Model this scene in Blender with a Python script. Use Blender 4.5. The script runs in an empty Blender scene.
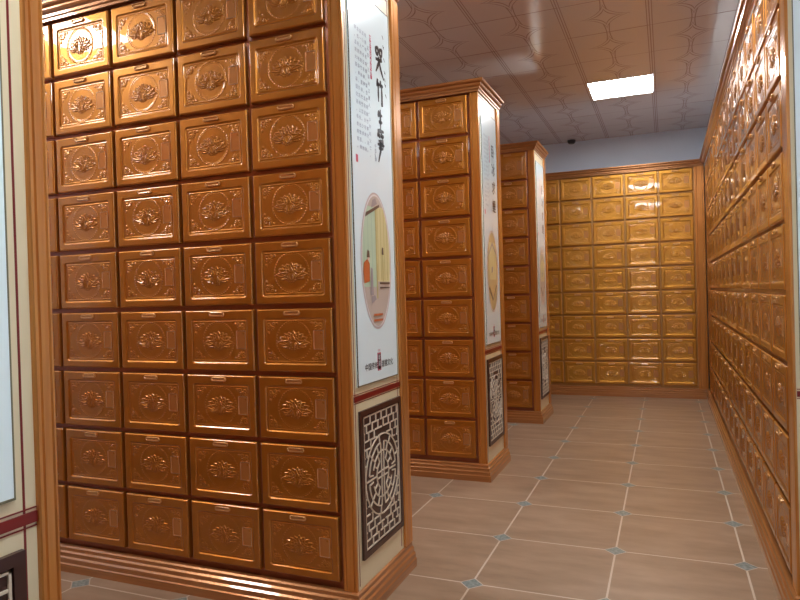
import bpy, math, random
import numpy as np
from mathutils import Matrix, Vector
random.seed(7)
S = bpy.context.scene
COL = S.collection
PW, PH, ZB = 0.4026, 0.30, 0.145        # niche pitch, base height
ROWS = 9

# ------------------------------------------------------------------ materials
def new_mat(name):
    m = bpy.data.materials.new(name); m.use_nodes = True
    nt = m.node_tree; b = nt.nodes['Principled BSDF']
    return m, nt, b

def setp(b, **k):
    for n, v in k.items():
        n = n.replace('_', ' ')
        if n in b.inputs:
            b.inputs[n].default_value = (*v, 1) if isinstance(v, tuple) and len(v) == 3 else v

def plain(name, col, rough=.5, metal=0., coat=0., **k):
    m, nt, b = new_mat(name)
    setp(b, Base_Color=col, Roughness=rough, Metallic=metal, Coat_Weight=coat, Coat_Roughness=.05, **k)
    return m

def noisy(name, c1, c2, scale=(1, 1, 1), nscale=6, rough=.4, metal=0., coat=0., coat_r=.05, bump=0., detail=4):
    m, nt, b = new_mat(name)
    N, L = nt.nodes, nt.links
    tc = N.new('ShaderNodeTexCoord'); mp = N.new('ShaderNodeMapping'); mp.inputs['Scale'].default_value = scale
    no = N.new('ShaderNodeTexNoise'); no.inputs['Scale'].default_value = nscale; no.inputs['Detail'].default_value = detail
    cr = N.new('ShaderNodeValToRGB')
    cr.color_ramp.elements[0].color = (*c1, 1); cr.color_ramp.elements[1].color = (*c2, 1)
    cr.color_ramp.elements[0].position = .3; cr.color_ramp.elements[1].position = .7
    L.new(tc.outputs['Object'], mp.inputs['Vector']); L.new(mp.outputs[0], no.inputs['Vector'])
    L.new(no.outputs['Fac'], cr.inputs[0]); L.new(cr.outputs[0], b.inputs['Base Color'])
    setp(b, Roughness=rough, Metallic=metal, Coat_Weight=coat, Coat_Roughness=coat_r)
    if bump:
        bp = N.new('ShaderNodeBump'); bp.inputs['Strength'].default_value = bump; bp.inputs['Distance'].default_value = .002
        L.new(no.outputs['Fac'], bp.inputs['Height']); L.new(bp.outputs[0], b.inputs['Normal'])
    return m

M = {}
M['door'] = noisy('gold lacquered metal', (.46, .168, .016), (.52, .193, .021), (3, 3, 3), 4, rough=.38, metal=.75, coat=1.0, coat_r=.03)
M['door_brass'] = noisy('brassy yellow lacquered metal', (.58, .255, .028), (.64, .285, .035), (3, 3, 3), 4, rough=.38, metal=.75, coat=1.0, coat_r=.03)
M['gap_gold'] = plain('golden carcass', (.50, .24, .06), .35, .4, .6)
M['handle'] = plain('gold handle', (.66, .34, .12), .3, .6, .8)
M['plate'] = plain('clear name plate', (.56, .23, .06), .3, .6, .45)
M['plate_rim'] = plain('name plate rim', (.74, .42, .20), .25, .5, .8)
M['gap'] = noisy('dark red brown carcass', (.30, .080, .030), (.36, .105, .040), (2, 2, 2), 5, rough=.35, metal=.3, coat=.5)
M['wood'] = noisy('golden wood grain trim', (.52, .180, .030), (.70, .295, .062), (22, 22, .7), 3, rough=.3, metal=.6, coat=.7, coat_r=.08)
M['wood_h'] = noisy('golden brown moulding', (.36, .140, .040), (.48, .195, .058), (.7, .7, 25), 3, rough=.28, metal=.45, coat=.9, coat_r=.05)
M['top'] = plain('pale cabinet top', (.62, .60, .57), .5)
M['cream'] = plain('cream panel board', (.74, .63, .40), .35, 0, .5)
M['red'] = plain('dark red inlay', (.19, .006, .003), .35, 0, .15)
M['lat_dark'] = plain('dark brown lattice ground', (.042, .009, .005), .35, 0, .3)
M['lattice'] = plain('cream lattice strips', (.66, .55, .42), .4, 0, .2)
M['sheet'] = noisy('pale printed poster', (.80, .96, .97), (.86, .96, .99), (1, 1, 1.2), 1.5, rough=.25, coat=.9, coat_r=.02)
M['ink'] = plain('black ink', (.012, .011, .012), .3, 0, .9)
M['ink_grey'] = plain('grey blue print', (.30, .36, .44), .3, 0, .9)
M['ink_red'] = plain('red print', (.62, .06, .13), .3, 0, .9)
M['olive'] = plain('olive border line', (.16, .14, .07), .3, 0, .5)
for n, c in dict(p_green=(.55, .70, .50), p_green2=(.45, .60, .45), p_yellow=(.78, .70, .36), p_yellow2=(.62, .52, .22), p_beige=(.60, .50, .42), p_tan=(.66, .50, .24),
                 p_roof=(.15, .10, .07), p_rim=(.62, .50, .47), p_rim2=(.80, .74, .72), p_orange=(.62, .16, .05), p_grey=(.42, .36, .36), p_skin=(.75, .52, .40)).items():
    M[n] = plain(n, c, .3, 0, .9)

def tile_floor():
    m, nt, b = new_mat('brown floor tiles with blue grey corner insets')
    N, L = nt.nodes, nt.links
    def math_(op, a, bb=None, c=None):
        n = N.new('ShaderNodeMath'); n.operation = op
        for i, v in enumerate((a, bb, c)):
            if v is None: continue
            if isinstance(v, (int, float)): n.inputs[i].default_value = v
            else: L.new(v, n.inputs[i])
        return n.outputs[0]
    tc = N.new('ShaderNodeTexCoord'); sp = N.new('ShaderNodeSeparateXYZ'); L.new(tc.outputs['Object'], sp.inputs[0])
    T = .609
    def dist(o, off):
        t = math_('DIVIDE', math_('SUBTRACT', o, off), T)
        fr = math_('FRACT', t)
        return math_('MULTIPLY', math_('MINIMUM', fr, math_('SUBTRACT', 1., fr)), T), math_('FLOOR', t)
    dx, ix = dist(sp.outputs[0], -.8874); dy, iy = dist(sp.outputs[1], 3.5367)
    grout = math_('LESS_THAN', math_('MINIMUM', dx, dy), .0048)
    s = math_('ADD', dx, dy)
    dia = math_('LESS_THAN', s, .054); diag = math_('LESS_THAN', s, .060)
    cmb = N.new('ShaderNodeCombineXYZ'); L.new(ix, cmb.inputs[0]); L.new(iy, cmb.inputs[1])
    wn = N.new('ShaderNodeTexWhiteNoise'); wn.noise_dimensions = '2D'; L.new(cmb.outputs[0], wn.inputs['Vector'])
    mp = N.new('ShaderNodeMapping'); mp.inputs['Scale'].default_value = (1.6, 5.5, 1); L.new(tc.outputs['Object'], mp.inputs['Vector'])
    ad = N.new('ShaderNodeVectorMath'); ad.operation = 'ADD'; L.new(mp.outputs[0], ad.inputs[0]); L.new(wn.outputs['Color'], ad.inputs[1])
    no = N.new('ShaderNodeTexNoise'); no.inputs['Scale'].default_value = 1.6; no.inputs['Detail'].default_value = 6; no.inputs['Roughness'].default_value = .6
    L.new(ad.outputs[0], no.inputs['Vector'])
    cr = N.new('ShaderNodeValToRGB'); e = cr.color_ramp.elements
    e[0].position = .28; e[0].color = (.235, .148, .090, 1); e[1].position = .72; e[1].color = (.365, .245, .160, 1)
    L.new(no.outputs['Fac'], cr.inputs[0])
    def mix(f, a, c2):
        x = N.new('ShaderNodeMix'); x.data_type = 'RGBA'
        L.new(f, x.inputs['Factor'])
        for sock, v in ((x.inputs['A'], a), (x.inputs['B'], c2)):
            if isinstance(v, tuple): sock.default_value = (*v, 1)
            else: L.new(v, sock)
        return x.outputs['Result']
    c = mix(grout, cr.outputs[0], (.55, .45, .35))
    c = mix(diag, c, (.52, .44, .36))
    no2 = N.new('ShaderNodeTexNoise'); no2.inputs['Scale'].default_value = 60; L.new(tc.outputs['Object'], no2.inputs['Vector'])
    cr2 = N.new('ShaderNodeValToRGB'); e = cr2.color_ramp.elements
    e[0].position = .35; e[0].color = (.14, .175, .165, 1); e[1].position = .65; e[1].color = (.26, .30, .28, 1)
    L.new(no2.outputs['Fac'], cr2.inputs[0])
    c = mix(dia, c, cr2.outputs[0])
    L.new(c, b.inputs['Base Color'])
    setp(b, Roughness=.32, Specular_IOR_Level=.4)
    bp = N.new('ShaderNodeBump'); bp.inputs['Strength'].default_value = .5; bp.inputs['Distance'].default_value = .003
    h = math_('SUBTRACT', 1., grout); L.new(h, bp.inputs['Height']); L.new(bp.outputs[0], b.inputs['Normal'])
    return m

CT, CX0, CY0, CH = .606, -.070, 6.49, 3.38      # ceiling module, origin lines, height
def tile_ceiling():
    m, nt, b = new_mat('glossy embossed ceiling panels')
    N, L = nt.nodes, nt.links
    def math_(op, a, bb=None):
        n = N.new('ShaderNodeMath'); n.operation = op
        for i, v in enumerate((a, bb)):
            if v is None: continue
            if isinstance(v, (int, float)): n.inputs[i].default_value = v
            else: L.new(v, n.inputs[i])
        return n.outputs[0]
    tc = N.new('ShaderNodeTexCoord'); sp = N.new('ShaderNodeSeparateXYZ'); L.new(tc.outputs['Object'], sp.inputs[0])
    u = math_('SUBTRACT', math_('FRACT', math_('DIVIDE', math_('SUBTRACT', sp.outputs[0], CX0), CT)), .5)
    v = math_('SUBTRACT', math_('FRACT', math_('DIVIDE', math_('SUBTRACT', sp.outputs[1], CY0), CT)), .5)
    au, av = math_('ABSOLUTE', u), math_('ABSOLUTE', v)
    # four pointed star outlines around the panel centre
    s = math_('ADD', math_('POWER', math_('MULTIPLY', au, 1.25), .62), math_('POWER', av, .62))
    def ring(x, r, w): return math_('LESS_THAN', math_('ABSOLUTE', math_('SUBTRACT', x, r)), w)
    star = math_('MAXIMUM', ring(s, .42, .022), ring(s, .54, .012))
    # pair of lines running from star to star, flaring near the stars
    off = math_('ADD', .018, math_('MULTIPLY', math_('POWER', math_('SUBTRACT', .5, av), 2.), .25))
    pair = math_('MULTIPLY', ring(au, off, .006), math_('GREATER_THAN', av, .21))
    # fluted double line at the long joints, fine line at the cross joints
    du = math_('SUBTRACT', .5, au); dv = math_('SUBTRACT', .5, av)
    lines = math_('MAXIMUM', math_('MAXIMUM', math_('LESS_THAN', du, .006), ring(du, .030, .005)), math_('LESS_THAN', dv, .007))
    pat = math_('MAXIMUM', math_('MAXIMUM', star, pair), lines)
    mx = N.new('ShaderNodeMix'); mx.data_type = 'RGBA'; L.new(pat, mx.inputs['Factor'])
    mx.inputs['A'].default_value = (.84, .77, .75, 1); mx.inputs['B'].default_value = (.52, .40, .36, 1)
    L.new(mx.outputs['Result'], b.inputs['Base Color'])
    setp(b, Metallic=.30, Roughness=.13)
    no = N.new('ShaderNodeTexNoise'); no.inputs['Scale'].default_value = 5.0; no.inputs['Detail'].default_value = 2; L.new(tc.outputs['Object'], no.inputs['Vector'])
    hh = math_('ADD', math_('MULTIPLY', no.outputs['Fac'], .9), math_('MULTIPLY', pat, -.25))
    bp = N.new('ShaderNodeBump'); bp.inputs['Strength'].default_value = .35; bp.inputs['Distance'].default_value = .004
    L.new(hh, bp.inputs['Height']); L.new(bp.outputs[0], b.inputs['Normal'])
    return m
M['floor'] = tile_floor()
M['ceiling'] = tile_ceiling()
M['wall'] = noisy('pale blue grey wall paint', (.70, .77, .88), (.74, .81, .92), (1, 1, 1), 2, rough=.6)
M['led_frame'] = plain('white light frame', (.85, .85, .85), .4)
def emit(name, col, st):
    m, nt, b = new_mat(name)
    setp(b, Base_Color=(.9, .9, .9), Emission_Color=col, Emission_Strength=st)
    return m
M['led'] = emit('lit diffuser', (.95, .98, 1.0), 17.0)
M['dark'] = plain('dark plastic', (.03, .025, .025), .4)

# ------------------------------------------------------------------ mesh builder
class MB:
    def __init__(s): s.v = []; s.f = []; s.m = []; s.s = []; s.mats = []
    def mi(s, mat):
        if mat not in s.mats: s.mats.append(mat)
        return s.mats.index(mat)
    def add(s, vs, fs, mat, smooth=False):
        o = len(s.v); s.v += [tuple(map(float, p)) for p in vs]; k = s.mi(mat)
        for f in fs: s.f.append([i + o for i in f]); s.m.append(k); s.s.append(smooth)
    def box(s, x0, x1, y0, y1, z0, z1, mat):
        vs = [(x, y, z) for x in (x0, x1) for y in (y0, y1) for z in (z0, z1)]
        s.add(vs, [(0, 1, 3, 2), (4, 6, 7, 5), (0, 4, 5, 1), (2, 3, 7, 6), (0, 2, 6, 4), (1, 5, 7, 3)], mat)
    def sweep(s, prof, path, mat, closed_prof=True):
        """profile points (out, z) carried along frames; each path entry maps (out, z) to a point"""
        n = len(prof); o = []
        for fr in path: o += [fr(a, b) for a, b in prof]
        fs = []
        for i in range(len(path) - 1):
            for j in range(n if closed_prof else n - 1):
                k = (j + 1) % n
                fs.append((i * n + j, i * n + k, (i + 1) * n + k, (i + 1) * n + j))
        fs.append(tuple(range(n))[::-1]); fs.append(tuple((len(path) - 1) * n + j for j in range(n)))
        s.add(o, fs, mat)
    def build(s, name, parent=None, bevel=0., loc=(0, 0, 0)):
        me = bpy.data.meshes.new(name); me.from_pydata(s.v, [], s.f)
        for m in s.mats: me.materials.append(m)
        me.polygons.foreach_set('material_index', s.m); me.polygons.foreach_set('use_smooth', s.s)
        me.validate(); me.update()
        import bmesh
        bm = bmesh.new(); bm.from_mesh(me); bmesh.ops.recalc_face_normals(bm, faces=bm.faces); bm.to_mesh(me); bm.free()
        o = bpy.data.objects.new(name, me); COL.objects.link(o); o.location = loc
        if parent: o.parent = parent
        if bevel:
            b = o.modifiers.new('bevel', 'BEVEL'); b.width = bevel; b.segments = 2; b.limit_method = 'ANGLE'; b.angle_limit = .7
            b.harden_normals = False
        return o

def thing(name, label, cat, loc, rotz=0, group=None):
    o = bpy.data.objects.new(name, None); COL.objects.link(o); o.empty_display_size = .1
    o.location = loc; o.rotation_euler = (0, 0, rotz); o['label'] = label; o['category'] = cat
    if group: o['group'] = group
    return o

def structure(o): o['kind'] = 'structure'; return o

# ------------------------------------------------------------------ niche door (relief pressed into the metal)
def rr_sdf(x, z, cx, cz, hx, hz, r):
    qx, qz = np.abs(x - cx) - hx + r, np.abs(z - cz) - hz + r
    return np.hypot(np.maximum(qx, 0), np.maximum(qz, 0)) + np.minimum(np.maximum(qx, qz), 0) - r

def sstep(a, b, x):
    t = np.clip((x - a) / (b - a), 0, 1); return t * t * (3 - 2 * t)

def door_height(x, z, W, H):
    """height of the pressed face above the door's flat rim; x, z from the door's centre"""
    e = np.minimum(W / 2 - np.abs(x), H / 2 - np.abs(z))
    h = -.006 * (1 - np.clip(e / .007, 0, 1)) ** 2
    cz, cx = -.0045, .001
    hx, hz = W / 2 - .031, H / 2 - .0360
    d = rr_sdf(x, z, cx, cz, hx, hz, .014)
    h = h - .0055 * sstep(.001, -.007, d)                       # recessed field
    h = h + .0018 * np.exp(-((d + .0125) / .0022) ** 2)           # inner bead line
    X, Z = x + .004, z - cz - .001
    r = np.hypot(X, Z); a = np.arctan2(Z, X)
    bead = .6 + .4 * np.cos(a * 44)
    h = h + .0022 * np.exp(-((r - .087) / .0026) ** 2) * bead + .0009 * np.exp(-((r - .080) / .0015) ** 2)
    # corner scrolls
    for sx in (-1, 1):
        for sz in (-1, 1):
            U = hx - .016 - sx * (x - cx); V = hz - .016 - sz * (z - cz)   # distances inwards from the field corner
            k = np.zeros_like(x)
            for (u0, v0, rad, ph) in ((.012, .012, .010, 0), (.034, .010, .008, 1), (.010, .032, .008, 2), (.054, .007, .005, 0), (.007, .050, .005, 1)):
                q = np.hypot(U - u0, V - v0); an = np.arctan2(V - v0, U - u0)
                k = np.maximum(k, np.exp(-((q - rad * (.62 + .35 * np.sin(an + ph * 1.3))) / .0023) ** 2))
                k = np.maximum(k, .9 * np.exp(-(q / (.0032)) ** 2))
            for ang in (20, 45, 70):
                ca, sa = math.cos(math.radians(ang)), math.sin(math.radians(ang))
                t = ((U - .018) * ca + (V - .018) * sa) / .026; ss = -(U - .018) * sa + (V - .018) * ca
                w = .0052 * np.sin(np.pi * np.clip(t, 0, 1)) + 1e-6
                k = np.maximum(k, np.where((t > 0) & (t < 1), np.clip(1 - (ss / w) ** 2, 0, 1), 0))
            h = h + .0024 * k
    # lotus flower, petals laid back to front
    L = np.zeros_like(x); Zl = Z + .014
    def petal(bx, bz, ang, ln, wd, h0):
        nonlocal L
        ca, sa = math.cos(math.radians(ang)), math.sin(math.radians(ang))
        t = ((X - bx) * ca + (Zl - bz) * sa) / ln; ss = -(X - bx) * sa + (Zl - bz) * ca
        tc = np.clip(t, 0, 1)
        w = wd * np.sin(np.pi * tc ** .85) ** .8 + 1e-6
        ins = (t > 0) & (t < 1) & (np.abs(ss) < w)
        q = np.abs(ss) / w
        hh = h0 + .0014 * (1 - q ** 2) + .0034 * np.exp(-((q - .70) / .20) ** 2) * np.clip(tc * 3, 0, 1) - .0016 * (q > .93)
        L = np.where(ins, hh, L)
    for a_ in (-20, 200, -48, 228, -72, 252, -90): petal(0, .010, a_, .066 if a_ in (-20, 200) else .040, .0155, .0010)
    for a_ in (2, 178): petal(0, .004, a_, .080, .0150, .0016)
    for a_ in (20, 160, 40, 140, 62, 118, 90): petal(0, .004, a_, {20: .074, 160: .074, 40: .064, 140: .064}.get(a_, .056), .0165, .0022)
    for a_ in (30, 150, 54, 126, 78, 102): petal(0, .002, a_, .048, .0150, .0036)
    for a_ in (8, 172): petal(0, .004, a_, .056, .0120, .0036)
    for a_ in (48, 132, 90): petal(0, .002, a_, .034, .0140, .0052)
    for a_ in (-28, 208, -62, 242, -90): petal(0, .012, a_, .034, .0135, .0036)
    h = h + L
    return h

def make_door_mesh(nx=236, nz=170):
    W, H, T = PW - .022, PH - .022, .028
    xs = np.linspace(-W / 2, W / 2, nx); zs = np.linspace(-H / 2, H / 2, nz)
    X, Z = np.meshgrid(xs, zs); hh = door_height(X, Z, W, H)
    vs = [(x + PW / 2, -h, z + PH / 2) for x, z, h in zip(X.ravel(), Z.ravel(), hh.ravel())]
    fs = [(j * nx + i, j * nx + i + 1, (j + 1) * nx + i + 1, (j + 1) * nx + i) for j in range(nz - 1) for i in range(nx - 1)]
    mb = MB(); mb.add(vs, fs, M['door'], True)
    rim = [i for i in range(nx)] + [j * nx + nx - 1 for j in range(1, nz)] + [(nz - 1) * nx + i for i in range(nx - 2, -1, -1)] + [j * nx for j in range(nz - 2, 0, -1)]
    ring = [vs[i] for i in rim]; n = len(ring)
    back = [(p[0], T, p[2]) for p in ring]
    mb.add(ring + back, [(i, (i + 1) % n, n + (i + 1) % n, n + i) for i in range(n)] + [tuple(range(n, 2 * n))], M['door'])
    return mb

def stadium(hx, hz, n=8):
    pts = []
    for k in range(n + 1):
        a = -math.pi / 2 + math.pi * k / n; pts.append((hx - hz + hz * math.cos(a), hz * math.sin(a)))
    for k in range(n + 1):
        a = math.pi / 2 + math.pi * k / n; pts.append((-(hx - hz) + hz * math.cos(a), hz * math.sin(a)))
    return pts

def make_handle():
    mb = MB(); cx, cz = PW / 2 - .006, PH - .011 - .0195
    rings = [(.042, .0105, .0), (.042, .0105, -.0065), (.040, .0085, -.0085), (.036, .0050, -.0085), (.034, .0035, -.0030)]
    pts = []; n = None
    for hx, hz, y in rings:
        st = stadium(hx, hz); n = len(st); pts += [(cx + a, y, cz + b) for a, b in st]
    fs = [(r * n + i, r * n + (i + 1) % n, (r + 1) * n + (i + 1) % n, (r + 1) * n + i) for r in range(len(rings) - 1) for i in range(n)]
    fs.append(tuple(range((len(rings) - 1) * n, len(rings) * n)))
    mb.add(pts, fs, M['handle'])
    return mb

def make_plate():
    mb = MB(); cx, cz = PW / 2 + .122, PH / 2 + .002; w, h = .026, .042; y0 = .0145
    mb.box(cx - w, cx + w, y0 - .010, y0, cz - h, cz + h, M['plate'])
    t = .003
    for a in ((cx - w, cx - w + t, cz - h, cz + h), (cx + w - t, cx + w, cz - h, cz + h), (cx - w + t, cx + w - t, cz - h, cz - h + t), (cx - w + t, cx + w - t, cz + h - t, cz + h)):
        mb.box(a[0], a[1], y0 - .0125, y0 - .010, a[2], a[3], M['plate_rim'])
    return mb

PROTO = None
def place_doors(root, cols, rows=range(ROWS), brass=False):
    global PROTO
    for k in cols:
        for r in rows:
            loc = (-(k + 1) * PW, 0, ZB + r * PH)
            if PROTO is None:
                d = make_door_mesh().build('niche_door')
                hd = make_handle().build('handle', d, .0012); pl = make_plate().build('name_plate', d)
                PROTO = (d, hd, pl)
                d.parent = root; d.location = loc
                continue
            d = PROTO[0].copy(); COL.objects.link(d); d.parent = root; d.location = loc
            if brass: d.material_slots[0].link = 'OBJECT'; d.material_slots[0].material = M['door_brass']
            for c in PROTO[1:]:
                q = c.copy(); COL.objects.link(q); q.parent = d

# ------------------------------------------------------------------ writing and pictures
def text_mesh(mb, body, u, v, size, mat, x, offset=0., sx=1., line=1.):
    """lay text in the panel plane: u along +y, v up, at depth x"""
    cu = bpy.data.curves.new('lettering', 'FONT'); cu.body = body; cu.size = size; cu.offset = offset; cu.resolution_u = 2
    cu.space_line = line
    cu.align_x = 'CENTER'; cu.align_y = 'TOP'
    o = bpy.data.objects.new('lettering', cu); COL.objects.link(o)
    bpy.context.view_layer.update()
    me = o.to_mesh()
    vs = [(x, u + p.co.x * sx, v + p.co.y) for p in me.vertices]
    fs = [tuple(p.vertices) for p in me.polygons]
    mb.add(vs, fs, mat)
    o.to_mesh_clear(); bpy.data.objects.remove(o); bpy.data.curves.remove(cu)

BRUSH = {
 'ku': [[(.12, .95), (.15, .68)], [(.12, .93), (.42, .95), (.40, .70)], [(.15, .70), (.40, .72)], [(.58, .96), (.60, .70)], [(.58, .95), (.90, .97), (.86, .72)], [(.60, .71), (.86, .73)],
        [(.08, .50), (.90, .56)], [(.50, .66), (.45, .40), (.08, .02)], [(.50, .52), (.68, .22), (1.05, -.12)], [(.72, .67), (.84, .58)]],
 'zhu': [[(.25, .98), (.10, .65)], [(.18, .76), (.48, .80)], [(.30, .78), (.30, .05)], [(.65, .98), (.52, .66)], [(.60, .76), (.95, .80)], [(.76, .78), (.77, -.05), (.66, .06)]],
 'sheng': [[(.35, .92), (.15, .62)], [(.25, .72), (.80, .76)], [(.25, .42), (.78, .46)], [(.52, 1.0), (.50, .05)], [(.05, .03), (.97, .07)]],
 'sun': [[(.22, 1), (.08, .80)], [(.16, .88), (.42, .90)], [(.30, .86), (.36, .78)], [(.62, 1), (.50, .80)], [(.56, .88), (.90, .91)], [(.70, .87), (.76, .79)],
         [(.18, .66), (.76, .70), (.74, .40)], [(.05, .53), (.95, .57)], [(.18, .40), (.74, .42)], [(.46, .70), (.42, .32), (.12, -.12)]],
}
def brush(mb, strokes, u0, v0, w, h, mat, x, thick=.0195):
    rnd = random.Random(len(strokes))
    for st in strokes:
        pts = [(u0 + a * w, v0 + b * h) for a, b in st]
        fine = []
        for i in range(len(pts) - 1):
            for k in range(6): fine.append((pts[i][0] + (pts[i + 1][0] - pts[i][0]) * k / 6, pts[i][1] + (pts[i + 1][1] - pts[i][1]) * k / 6))
        fine.append(pts[-1])
        n = len(fine); L_, R_ = [], []
        for i, p in enumerate(fine):
            a = fine[max(i - 1, 0)]; b = fine[min(i + 1, n - 1)]
            dx, dy = b[0] - a[0], b[1] - a[1]; q = math.hypot(dx, dy) or 1
            t = i / (n - 1); wd = thick * (.35 + .65 * math.sin(math.pi * (t * .8 + .15))) * rnd.uniform(.85, 1.15) / 2
            L_.append((x, p[0] - dy / q * wd, p[1] + dx / q * wd)); R_.append((x, p[0] + dy / q * wd, p[1] - dx / q * wd))
        mb.add(L_ + R_, [(i, i + 1, n + i + 1, n + i) for i in range(n - 1)], mat)

def clip_ellipse(poly, cu, cv, a, b):
    N = 40
    E_ = [(cu + a * math.cos(2 * math.pi * k / N), cv + b * math.sin(2 * math.pi * k / N)) for k in range(N)]
    for k in range(N):
        p, q = E_[k], E_[(k + 1) % N]
        side = lambda r: (q[0] - p[0]) * (r[1] - p[1]) - (q[1] - p[1]) * (r[0] - p[0])
        out = []
        for i in range(len(poly)):
            A, B = poly[i - 1], poly[i]; sa, sb = side(A), side(B)
            if (sa < 0) != (sb < 0):
                t = sa / (sa - sb); out.append((A[0] + (B[0] - A[0]) * t, A[1] + (B[1] - A[1]) * t))
            if sb >= 0: out.append(B)
        poly = out
        if not poly: return []
    return poly

def oval_picture(mb, x, cu, cv, a, b, kind):
    def ell(aa, bb, mat, dx):
        pts = [(x + dx, cu + aa * math.cos(2 * math.pi * k / 48), cv + bb * math.sin(2 * math.pi * k / 48)) for k in range(48)]
        mb.add(pts, [tuple(range(48))], mat)
    ell(a, b, M['p_rim'], .0)
    ell(a - .008, b - .008, M['p_rim2'], .0003)
    ia, ib = a - .016, b - .016
    layer = [1]
    def pg(pts, mat):
        q = clip_ellipse([(cu + u * a, cv + v * b) for u, v in pts], cu, cv, ia, ib)
        layer[0] += 1
        if len(q) > 2: mb.add([(x + .0003 + .00012 * layer[0], u, v) for u, v in q], [tuple(range(len(q)))], mat)
    R = lambda u0, u1, v0, v1: [(u0, v0), (u1, v0), (u1, v1), (u0, v1)]
    if kind == 'room':
        pg(R(-1, 1, -1, 1), M['p_beige'])
        pg(R(-1, -.02, -.38, .78), M['p_green']); pg(R(-.02, 1, -.30, .80), M['p_yellow'])
        for u in (-.8, -.55, -.3): pg(R(u, u + .03, -.36, .70), M['p_green2'])
        for u in (.08, .28, .5, .7): pg(R(u, u + .035, -.28, .78), M['p_yellow2'])
        pg(R(-.05, .03, -.55, .80), M['p_yellow2'])
        pg([(-.75, .60), (.25, .80), (.25, .84), (-.75, .66)], M['p_roof'])
        pg([(-.3, .76), (.1, .84), (0, .92), (-.2, .88)], M['p_grey'])
        pg(R(.15, .95, -.34, -.31), M['p_roof']); pg(R(.15, .95, -.40, -.38), M['p_roof'])
        pg(R(.36, .42, -.30, .10), M['p_yellow2']); pg([(.33, .10), (.46, .10), (.44, .20), (.36, .21)], M['p_roof'])
        pg([(-.95, -.34), (-.50, -.30), (-.48, -.05), (-.62, .02), (-.85, -.04)], M['p_orange'])
        pg([(-.62, .0), (-.50, .0), (-.50, .07), (-.60, .08)], M['p_skin']); pg([(-.66, .04), (-.47, .04), (-.50, .13), (-.60, .15)], M['p_roof'])
        pg([(-.48, -.50), (-.28, -.50), (-.32, -.12), (-.42, -.10)], M['p_grey'])
        pg([(-.4, -.62), (-.1, -.56), (-.2, -.5), (-.42, -.52)], M['p_grey'])
        for v in (-.80, -.88): pg(R(-.3, .3, v, v + .03), M['p_orange'])
    else:
        pg(R(-1, 1, -1, 1), M['p_tan'] if kind == 'tan' else M['p_beige'])
        pg(R(-.6, .6, -.2, .7), M['p_yellow'])
        pg([(-.7, .42), (0, .72), (.7, .46), (.7, .40), (0, .64), (-.7, .36)], M['p_grey'])
        for u in (-.5, -.1, .3): pg(R(u, u + .05, -.1, .45), M['p_yellow2'])
        pg([(-.25, -.05), (.05, 0), (.08, .12), (-.2, .1)], M['p_grey'])
        pg([(-.75, -.42), (-.6, -.36), (-.05, -.66), (-.12, -.72)], M['p_roof']); pg([(-.1, -.72), (.0, -.7), (.7, -.35), (.6, -.32)], M['p_roof'])

STORY = ["孟宗，三国时江夏人。少年时父亡，", "母亲年老病重，医生嘱用鲜竹笋做汤。", "适值严冬没有鲜笋，孟宗无计可施，独", "自一人跑到竹林里扶竹哭泣。少顷，他", "忽然听到地裂声，只见地上长出数茎嫩", "笋。孟宗大喜，采回做汤，母亲病愈。"]

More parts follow.
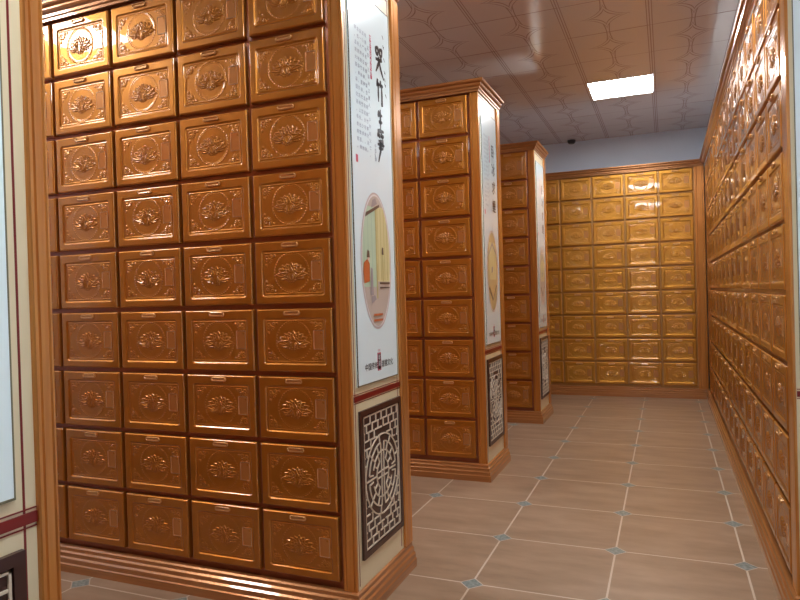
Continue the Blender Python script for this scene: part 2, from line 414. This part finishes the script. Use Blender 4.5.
def make_poster(root, px, u0, u1, z0, z1, kind):
    """glossy printed sheet: one mesh, print and border included"""
    mb = MB(); x = px + .004; xt = x + .0008
    mb.box(px - .004, x, u0, u1, z0, z1, M['sheet'])
    for a in ((u0, u0 + .003, z0, z1), (u1 - .003, u1, z0, z1), (u0, u1, z0, z0 + .005), (u0, u1, z1 - .003, z1)):
        mb.box(px, x + .0012, a[0], a[1], a[2], a[3], M['olive'])
    c = (u0 + u1) / 2 + .004
    if kind: oval_picture(mb, xt, c, 1.54, min(.166, (u1 - u0) * .40), .314, kind)
    if kind in ('room', 'tan', 'pale'):
        text_mesh(mb, '中国传统', c - .086, 1.078, .034, M['ink'], xt, .0004)
        text_mesh(mb, '道德文化', c + .090, 1.078, .034, M['ink'], xt, .0004)
        mb.box(x, xt, c - .016, c + .016, 1.042, 1.112, M['ink'])
        for a in ((c - .018, c - .015, 1.036, 1.118), (c + .015, c + .018, 1.036, 1.118), (c - .018, c + .018, 1.036, 1.041), (c - .018, c + .018, 1.113, 1.118)):
            mb.box(x, xt + .0003, a[0], a[1], a[2], a[3], M['ink_red'])
        text_mesh(mb, '孝\n道', c, 1.109, .028, M['sheet'], xt + .0006)
        text_mesh(mb, '传承', c, 1.134, .014, M['ink_red'], xt)
        s = (u1 - u0) / .44
        if kind == 'room':
            for nm, uu, v, w, h in (('ku', .318, 2.425, .092, .125), ('zhu', .322, 2.285, .085, .115), ('sheng', .322, 2.150, .078, .108), ('sun', .318, 2.020, .088, .128)):
                brush(mb, BRUSH[nm], uu + .002, v, w, h, M['ink'], xt)
            for k, (du, z) in enumerate(((.455, 2.605), (.46, 2.56), (.465, 2.50), (.468, 2.44), (.468, 2.405), (.470, 2.38), (.476, 2.33))):
                brush(mb, [[(0, 1), (.9, .1)], [(.2, .4), (1, .7)]][: 1 + k % 2], du - .045, z, .014, .018, M['ink'], xt, .006)
        else:
            for k, ch in enumerate('卧冰求鲤'):
                text_mesh(mb, ch, .375 * s, 2.52 - k * .142, .105, M['ink'], xt, .002)
        mb.box(x, xt - .0002, .266 * s, .284 * s, 2.375, 2.575, M['ink_red'])
        text_mesh(mb, '\n'.join('孝感动天传万世'), .275 * s, 2.572, .0262, M['sheet'], xt, .0)
        for k, line in enumerate(STORY):
            text_mesh(mb, '\n'.join(line), (.246 - k * .0255) * s, 2.565 - (.05 if k == 0 else 0), .0200, M['ink_grey'], xt, .0003, line=1.62)
        text_mesh(mb, '\n'.join('千古传诵'), .300 * s, 2.08, .020, M['ink_grey'], xt, .0006)
        mb.box(x, xt, .092 * s, .112 * s, 1.965, 1.998, M['ink_red'])
    return mb.build('poster', root)

def make_lattice(root, px, u0, u1, z0, z1):
    mb = MB()
    mb.box(px - .003, px + .003, u0, u1, z0, z1, M['lat_dark'])
    b = .026
    for a in ((u0, u0 + b, z0, z1), (u1 - b, u1, z0, z1), (u0 + b, u1 - b, z0, z0 + b), (u0 + b, u1 - b, z1 - b, z1)):
        mb.box(px + .003, px + .010, a[0], a[1], a[2], a[3], M['lat_dark'])
    U0, U1, Z0, Z1 = u0 + b + .004, u1 - b - .004, z0 + b + .004, z1 - b - .004
    w = .0062; xa, xb = px + .003, px + .0075
    def bar(ua, ub, za, zb):
        if ub > ua and zb > za: mb.box(xa, xb, ua, ub, za, zb, M['lattice'])
    bar(U0, U0 + w, Z0, Z1); bar(U1 - w, U1, Z0, Z1); bar(U0, U1, Z0, Z0 + w); bar(U0, U1, Z1 - w, Z1)
    cu, cz = (U0 + U1) / 2, (Z0 + Z1) / 2; R = (U1 - U0) / 2 - .012
    # circle rings
    def ring(r, a0=0, a1=360):
        n = 40; pts = []; fs = []
        for k in range(n + 1):
            a = math.radians(a0 + (a1 - a0) * k / n)
            for rr, xx in ((r - w / 2, xa), (r - w / 2, xb), (r + w / 2, xb), (r + w / 2, xa)):
                pts.append((xx, cu + rr * math.cos(a), cz + rr * math.sin(a)))
        for k in range(n):
            for j in range(4): fs.append((k * 4 + j, k * 4 + (j + 1) % 4, k * 4 + 4 + (j + 1) % 4, k * 4 + 4 + j))
        mb.add(pts, fs, M['lattice'])
    ring(R); ring(R * .80, 8, 82); ring(R * .80, 98, 172); ring(R * .80, 188, 262); ring(R * .80, 278, 352); ring(R * .58, 20, 160); ring(R * .58, 200, 340); ring(R * .36, -60, 60); ring(R * .36, 120, 240)
    def radial(r0, r1, a):
        a = math.radians(a); ca, sa = math.cos(a), math.sin(a); h = w / 2
        q = [(cu + r0 * ca - h * sa, cz + r0 * sa + h * ca), (cu + r1 * ca - h * sa, cz + r1 * sa + h * ca), (cu + r1 * ca + h * sa, cz + r1 * sa - h * ca), (cu + r0 * ca + h * sa, cz + r0 * sa - h * ca)]
        vs = [(xx, a_, b_) for xx in (xa, xb) for a_, b_ in q]
        mb.add(vs, [(0, 1, 2, 3), (7, 6, 5, 4), (0, 4, 5, 1), (1, 5, 6, 2), (2, 6, 7, 3), (3, 7, 4, 0)], M['lattice'])
    for a in range(20, 360, 40): radial(R * .80, R, a)
    for a in (8, 40, 66, 82, 98, 114, 140, 172, 188, 220, 246, 262, 278, 294, 320, 352): radial(R * .58, R * .80, a)
    for a in (60, 120, 240, 300, 30, 150, 210, 330): radial(R * .36, R * .58, a)
    for d in (-.013, .013):
        bar(cu - R * .36, cu + R * .36, cz + d - w / 2, cz + d + w / 2); bar(cu + d - w / 2, cu + d + w / 2, cz - R * .58, cz + R * .58)
    bar(cu - R * .80, cu - R * .36, cz - w / 2, cz + w / 2); bar(cu + R * .36, cu + R * .80, cz - w / 2, cz + w / 2)
    # staggered fret bars outside the circle
    nr = 16; ph = (Z1 - Z0 - w) / nr
    def outside(u, z): return math.hypot(u - cu, z - cz) > R + .002
    for i in range(1, nr):
        z = Z0 + w / 2 + i * ph
        seg = []; n = 60
        for k in range(n):
            ua = U0 + (U1 - U0) * k / n; ub = U0 + (U1 - U0) * (k + 1) / n
            cell = int((ua - U0 + (i % 3) * .03) / .09)
            on = outside((ua + ub) / 2, z) and ((ua - U0 + (i % 3) * .03) % .09 < .070)
            if on: seg.append((ua, ub))
        run = None
        for ua, ub in seg + [(9, 9)]:
            if run and abs(ua - run[1]) < 1e-6: run = (run[0], ub)
            else:
                if run: bar(run[0], run[1], z - w / 2, z + w / 2)
                run = (ua, ub)
    for i in range(nr):
        za, zb = Z0 + w / 2 + i * ph, Z0 + w / 2 + (i + 1) * ph
        for j in range(9):
            u = U0 + .012 + j * .06 + ((i * 2) % 3) * .02
            if U0 + .012 < u < U1 - .012 and outside(u, za) and outside(u, zb): bar(u - w / 2, u + w / 2, za, zb)
    return mb.build('lattice_panel', root)

# ------------------------------------------------------------------ cabinets
def sweep_frames(W, P, D, end):
    f = [lambda o, z: (-W, -o, z), lambda o, z: (P + (o if end else 0), -o, z)]
    if end: f.append(lambda o, z: (P + o, D, z))
    return f

def make_cabinet(name, label, loc, rotz, cols, depth, pil, left_pil, end=None, front_cols=None, group=None, gap='gap', brass=False):
    """local frame: origin at the floor below the right end of the niche grid, front towards -y"""
    root = thing(name, label, 'cabinet', loc, rotz, group)
    W = cols * PW + left_pil
    top = ZB + ROWS * PH
    mb = MB()
    X1 = pil - .019 if end else pil
    vs = [(x, y, z) for x in (-W, X1) for y in (.030, depth) for z in (.10, top + .062)]
    mb.add(vs, [(0, 4, 5, 1)], M[gap]); mb.add(vs, [(0, 1, 3, 2), (4, 6, 7, 5), (2, 3, 7, 6), (0, 2, 6, 4)], M['wood']); mb.add(vs, [(1, 5, 7, 3)], M['top'])
    mb.build('carcass', root)
    # front pilasters with two flutes, full height
    def pilaster(x0, x1):
        n = MB(); y = .004; g = .005
        a, b = x0 + (x1 - x0) * .24, x0 + (x1 - x0) * .80
        yb = .0155 if end and x1 == pil else .029
        prof = [(x0, yb), (x0, y + .003), (x0 + .003, y), (a - .003, y), (a, y + g), (a + .003, y), (b - .003, y), (b, y + g), (b + .003, y), (x1 - .003, y), (x1, y + .003), (x1, yb)]
        n.sweep(prof, [lambda p, q: (p, q, ZB - .025), lambda p, q: (p, q, top + .003)], M['wood'])
        n.build('pilaster', root)
    pilaster(.007, pil)
    if left_pil: pilaster(-W, -W + left_pil - .007)
    zc = top
    prof = [(0, zc), (.010, zc), (.010, zc + .012), (.018, zc + .018), (.018, zc + .030), (.030, zc + .038), (.034, zc + .048), (.034, zc + .056), (.048, zc + .062), (.052, zc + .070), (.052, zc + .080), (0, zc + .080)]
    n = MB(); n.sweep(prof, sweep_frames(W, pil, depth, end), M['wood_h']); n.build('cornice', root)
    prof = [(-.02, 0), (.032, 0), (.032, .040), (.027, .045), (.027, .068), (.019, .075), (.019, .094), (.010, .101), (.010, .117), (.002, .123), (-.02, .123)]
    n = MB(); n.sweep(prof, sweep_frames(W, pil, depth, end), M['wood_h']); n.build('plinth', root)
    if end:
        u_w = end['wood']; px = pil
        pb = MB()
        pb.box(px - .019, px, .016, depth, .123, top, M['cream'])
        zr = end.get('zr', (.928, .951))
        for a in () if not end['line'] else ((end['line'], end['line'] + .005, .14, top - .02), (u_w - .030, u_w - .025, .14, top - .02)):
            pb.box(px - .001, px + .001, a[0], a[1], a[2], a[3], M['red'])
        if end['line']: pb.box(px - .001, px + .001, end['line'], u_w - .025, top - .026, top - .018, M['red'])
        ep = pb.build('end_panel', root)
        pr = MB()
        uw = (u_w, depth); xo = px + .012
        prof = [(px - .001, uw[0]), (xo - .003, uw[0]), (xo, uw[0] + .003), (xo, uw[0] + (uw[1] - uw[0]) * .3 - .003), (xo - .005, uw[0] + (uw[1] - uw[0]) * .3), (xo, uw[0] + (uw[1] - uw[0]) * .3 + .003),
                (xo, uw[1] - .010), (xo - .004, uw[1] - .007), (xo, uw[1] - .004), (xo, uw[1]), (px - .001, uw[1])]
        pr.sweep(prof, [lambda p, q: (p, q, .124), lambda p, q: (p, q, top)], M['wood'])
        pr.build('corner_post', ep)
        rb = MB(); rb.box(px - .001, px + .004, .018, u_w, zr[0], zr[1], M['red'])
        rb.box(px, px + .002, .018, u_w, zr[0] - .009, zr[0] - .006, M['red']); rb.box(px, px + .002, .018, u_w, zr[1] + .006, zr[1] + .009, M['red'])
        rb.build('red_band', ep)
        make_poster(ep, px + .003, end['g0'], end['g1'], .988, 2.742, end['kind'])
        make_lattice(ep, px + .002, end['g0'] + .004, end['g1'] + .014, .240, .882)
    place_doors(root, range(cols if front_cols is None else front_cols), brass=brass)
    return root

XN, PIL = -1.314, .074
std = dict(wood=.521, g0=.052, g1=.490, line=.026)
make_cabinet('niche_cabinet', 'largest gold niche cabinet at left, lotus doors, end poster with black brush characters', (XN, 2.425, 0), 0, 7, .610, PIL, .07, dict(std, kind='room'), group='gold niche cabinets')
make_cabinet('niche_cabinet', 'middle gold niche cabinet whose end poster mirrors the ceiling light, behind the nearest lotus cabinet', (XN, 4.565, 0), 0, 5, .610, PIL, .07, dict(std, kind='tan'), group='gold niche cabinets')
make_cabinet('niche_cabinet', 'farthest free standing gold niche cabinet, narrow bright poster, just before the back niches', (XN, 6.716, 0), 0, 5, .610, PIL, .07, dict(std, kind='pale'), group='gold niche cabinets')
make_cabinet('niche_cabinet', 'cabinet end cut by left picture edge, cream panel with dark red band', (XN, .360, 0), 0, 7, .640, PIL, .07, dict(wood=.596, g0=.052, g1=.546, line=.026, kind='beige'), front_cols=0, group='gold niche cabinets')
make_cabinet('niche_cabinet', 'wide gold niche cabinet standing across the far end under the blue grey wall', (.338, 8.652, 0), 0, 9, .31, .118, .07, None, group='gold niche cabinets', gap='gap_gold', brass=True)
rc = make_cabinet('niche_cabinet', 'long niche cabinet along the right side of the tiled aisle, doors seen edge on', (.458, 3.095, 0), -math.pi / 2, 13, .33, .118, .27,
             dict(wood=.300, g0=.030, g1=.285, line=0, kind='beige'), front_cols=11, group='gold niche cabinets')
# the two farthest columns of the long cabinet as one part
src = make_door_mesh(72, 52)
co = np.array(src.v); V, F = [], []
for k in (11, 12):
    for r in range(ROWS):
        q = len(V) * len(co); V.append(co + np.array([-(k + 1) * PW, 0, ZB + r * PH])); F += [[i + q for i in f] for f in src.f if len(f) == 4]
me = bpy.data.meshes.new('niche_door'); me.from_pydata(np.vstack(V).tolist(), [], F); me.materials.append(M['door'])
me.polygons.foreach_set('use_smooth', [True] * len(me.polygons)); me.update()
o = bpy.data.objects.new('niche_door', me); COL.objects.link(o); o.parent = rc; o['kind'] = 'stuff'

# ------------------------------------------------------------------ room
XL, XR, YF, YB = -5.2, .80, -3.0, 8.97
def slab(name, x0, x1, y0, y1, z0, z1, mat):
    mb = MB(); mb.box(x0, x1, y0, y1, z0, z1, mat); return structure(mb.build(name))
slab('floor', XL - .1, XR + .1, YF - .1, YB + .1, -.1, 0, M['floor'])
slab('wall_back', XL - .1, XR + .1, YB, YB + .1, 0, CH + .1, M['wall'])
slab('wall_front', XL - .1, XR + .1, YF - .1, YF, 0, CH + .1, M['wall'])
slab('wall_left', XL - .1, XL, YF, YB, 0, CH + .1, M['wall'])
slab('wall_right', XR, XR + .1, YF, YB, 0, CH + .1, M['wall'])
LIGHTS = [(-1, 0), (-1, -5), (-1, -10), (-7, -9), (-7, -4)]
LSET = set(LIGHTS)
mb = MB(); rnd = random.Random(5)
i0, i1 = math.floor((XL - CX0) / CT) , math.ceil((XR - CX0) / CT); j0, j1 = math.floor((YF - CY0) / CT), math.ceil((YB - CY0) / CT)
for i in range(i0, i1):
    for j in range(j0, j1):
        if (i, j) in LSET: continue
        x0, x1 = CX0 + i * CT, CX0 + (i + 1) * CT; y0, y1 = CY0 + j * CT, CY0 + (j + 1) * CT
        dx, dy = rnd.uniform(-.0012, .0012), rnd.uniform(-.0012, .0012)
        z = CH
        c = [(x0, y0, z - dx - dy), (x1, y0, z + dx - dy), (x1, y1, z + dx + dy), (x0, y1, z - dx + dy)]
        up = [(a, b, CH + .03) for a, b, _ in c]
        mb.add(c + up, [(3, 2, 1, 0), (4, 5, 6, 7), (0, 1, 5, 4), (1, 2, 6, 5), (2, 3, 7, 6), (3, 0, 4, 7)], M['ceiling'])
structure(mb.build('ceiling'))
slab('ceiling_deck', XL - .1, XR + .1, YF - .1, YB + .1, CH + .06, CH + .1, M['wall']).name = 'trim_1'
LL = ['lit square ceiling light over the far end of the aisle', 'lit square ceiling light over the aisle between the first two cabinets', 'lit square ceiling light over the aisle near the viewer',
      'lit square ceiling light above the walkway left of the nearest cabinet', 'lit square ceiling light above the walkway behind the nearest cabinet']
for (i, j), lab in zip(LIGHTS, LL):
    x0, y0 = CX0 + i * CT, CY0 + j * CT
    t = thing('ceiling_light', lab, 'ceiling light', (x0 + CT / 2, y0 + CT / 2, CH), 0, 'square ceiling lights')
    h = CT / 2 - .003; f = .012
    mb = MB()
    for a in ((-h, h, -h, -h + f), (-h, h, h - f, h), (-h, -h + f, -h + f, h - f), (h - f, h, -h + f, h - f)): mb.box(*a, -.004, .028, M['led_frame'])
    mb.build('frame', t)
    mb = MB(); q = h - f; mb.box(-q, q, -q, q, .0, .010, M['led']); mb.build('diffuser', t)
mb = MB()
n = 20; prof = [(.0, -.045), (.035, -.045), (.05, -.03), (.055, -.0), (.0, -.0)]
pts = [(r * math.cos(2 * math.pi * k / n), r * math.sin(2 * math.pi * k / n), z) for r, z in prof[1:4] for k in range(n)]
fs = [(a * n + k, a * n + (k + 1) % n, (a + 1) * n + (k + 1) % n, (a + 1) * n + k) for a in range(2) for k in range(n)] + [tuple(range(n)), tuple(range(2 * n, 3 * n))]
mb.add(pts, fs, M['dark'])
o = mb.build('ceiling_fitting', loc=(-1.13, 8.86, CH - .001)); o['label'] = 'small dark round fitting on ceiling close to the back wall'; o['category'] = 'ceiling fitting'

# ------------------------------------------------------------------ camera, world, view
yaw, pitch, roll = .3858, -.0089, -.0281
cy, sy, cp, sp_, cr, sr = math.cos(yaw), math.sin(yaw), math.cos(pitch), math.sin(pitch), math.cos(roll), math.sin(roll)
fwd = Vector((-sy * cp, cy * cp, sp_)); right = Vector((cy, sy, 0)); up = right.cross(fwd)
r2 = right * cr + up * sr; u2 = -right * sr + up * cr
cam = bpy.data.cameras.new('camera'); co_ = bpy.data.objects.new('camera', cam); COL.objects.link(co_)
mw = Matrix.Identity(4)
for k, a in enumerate((r2, u2, -fwd)):
    for j in range(3): mw[j][k] = a[j]
mw.translation = Vector((0, 0, 1.383)); co_.matrix_world = mw
cam.sensor_width = 36; cam.lens = 643.73 * 36 / 800; cam.shift_x = -(405 - 400) / 800; cam.clip_start = .02
S.camera = co_
w = bpy.data.worlds.new('world'); w.use_nodes = True; S.world = w
w.node_tree.nodes['Background'].inputs[0].default_value = (.6, .7, .8, 1); w.node_tree.nodes['Background'].inputs[1].default_value = .05
S.view_settings.view_transform = 'Standard'; S.view_settings.look = 'None'; S.view_settings.gamma = 1; S.view_settings.exposure = 1.35
S.cycles.use_denoising = True
S.cycles.max_bounces = 10; S.cycles.diffuse_bounces = 6; S.cycles.glossy_bounces = 6; S.cycles.caustics_reflective = True; S.cycles.sample_clamp_indirect = 6
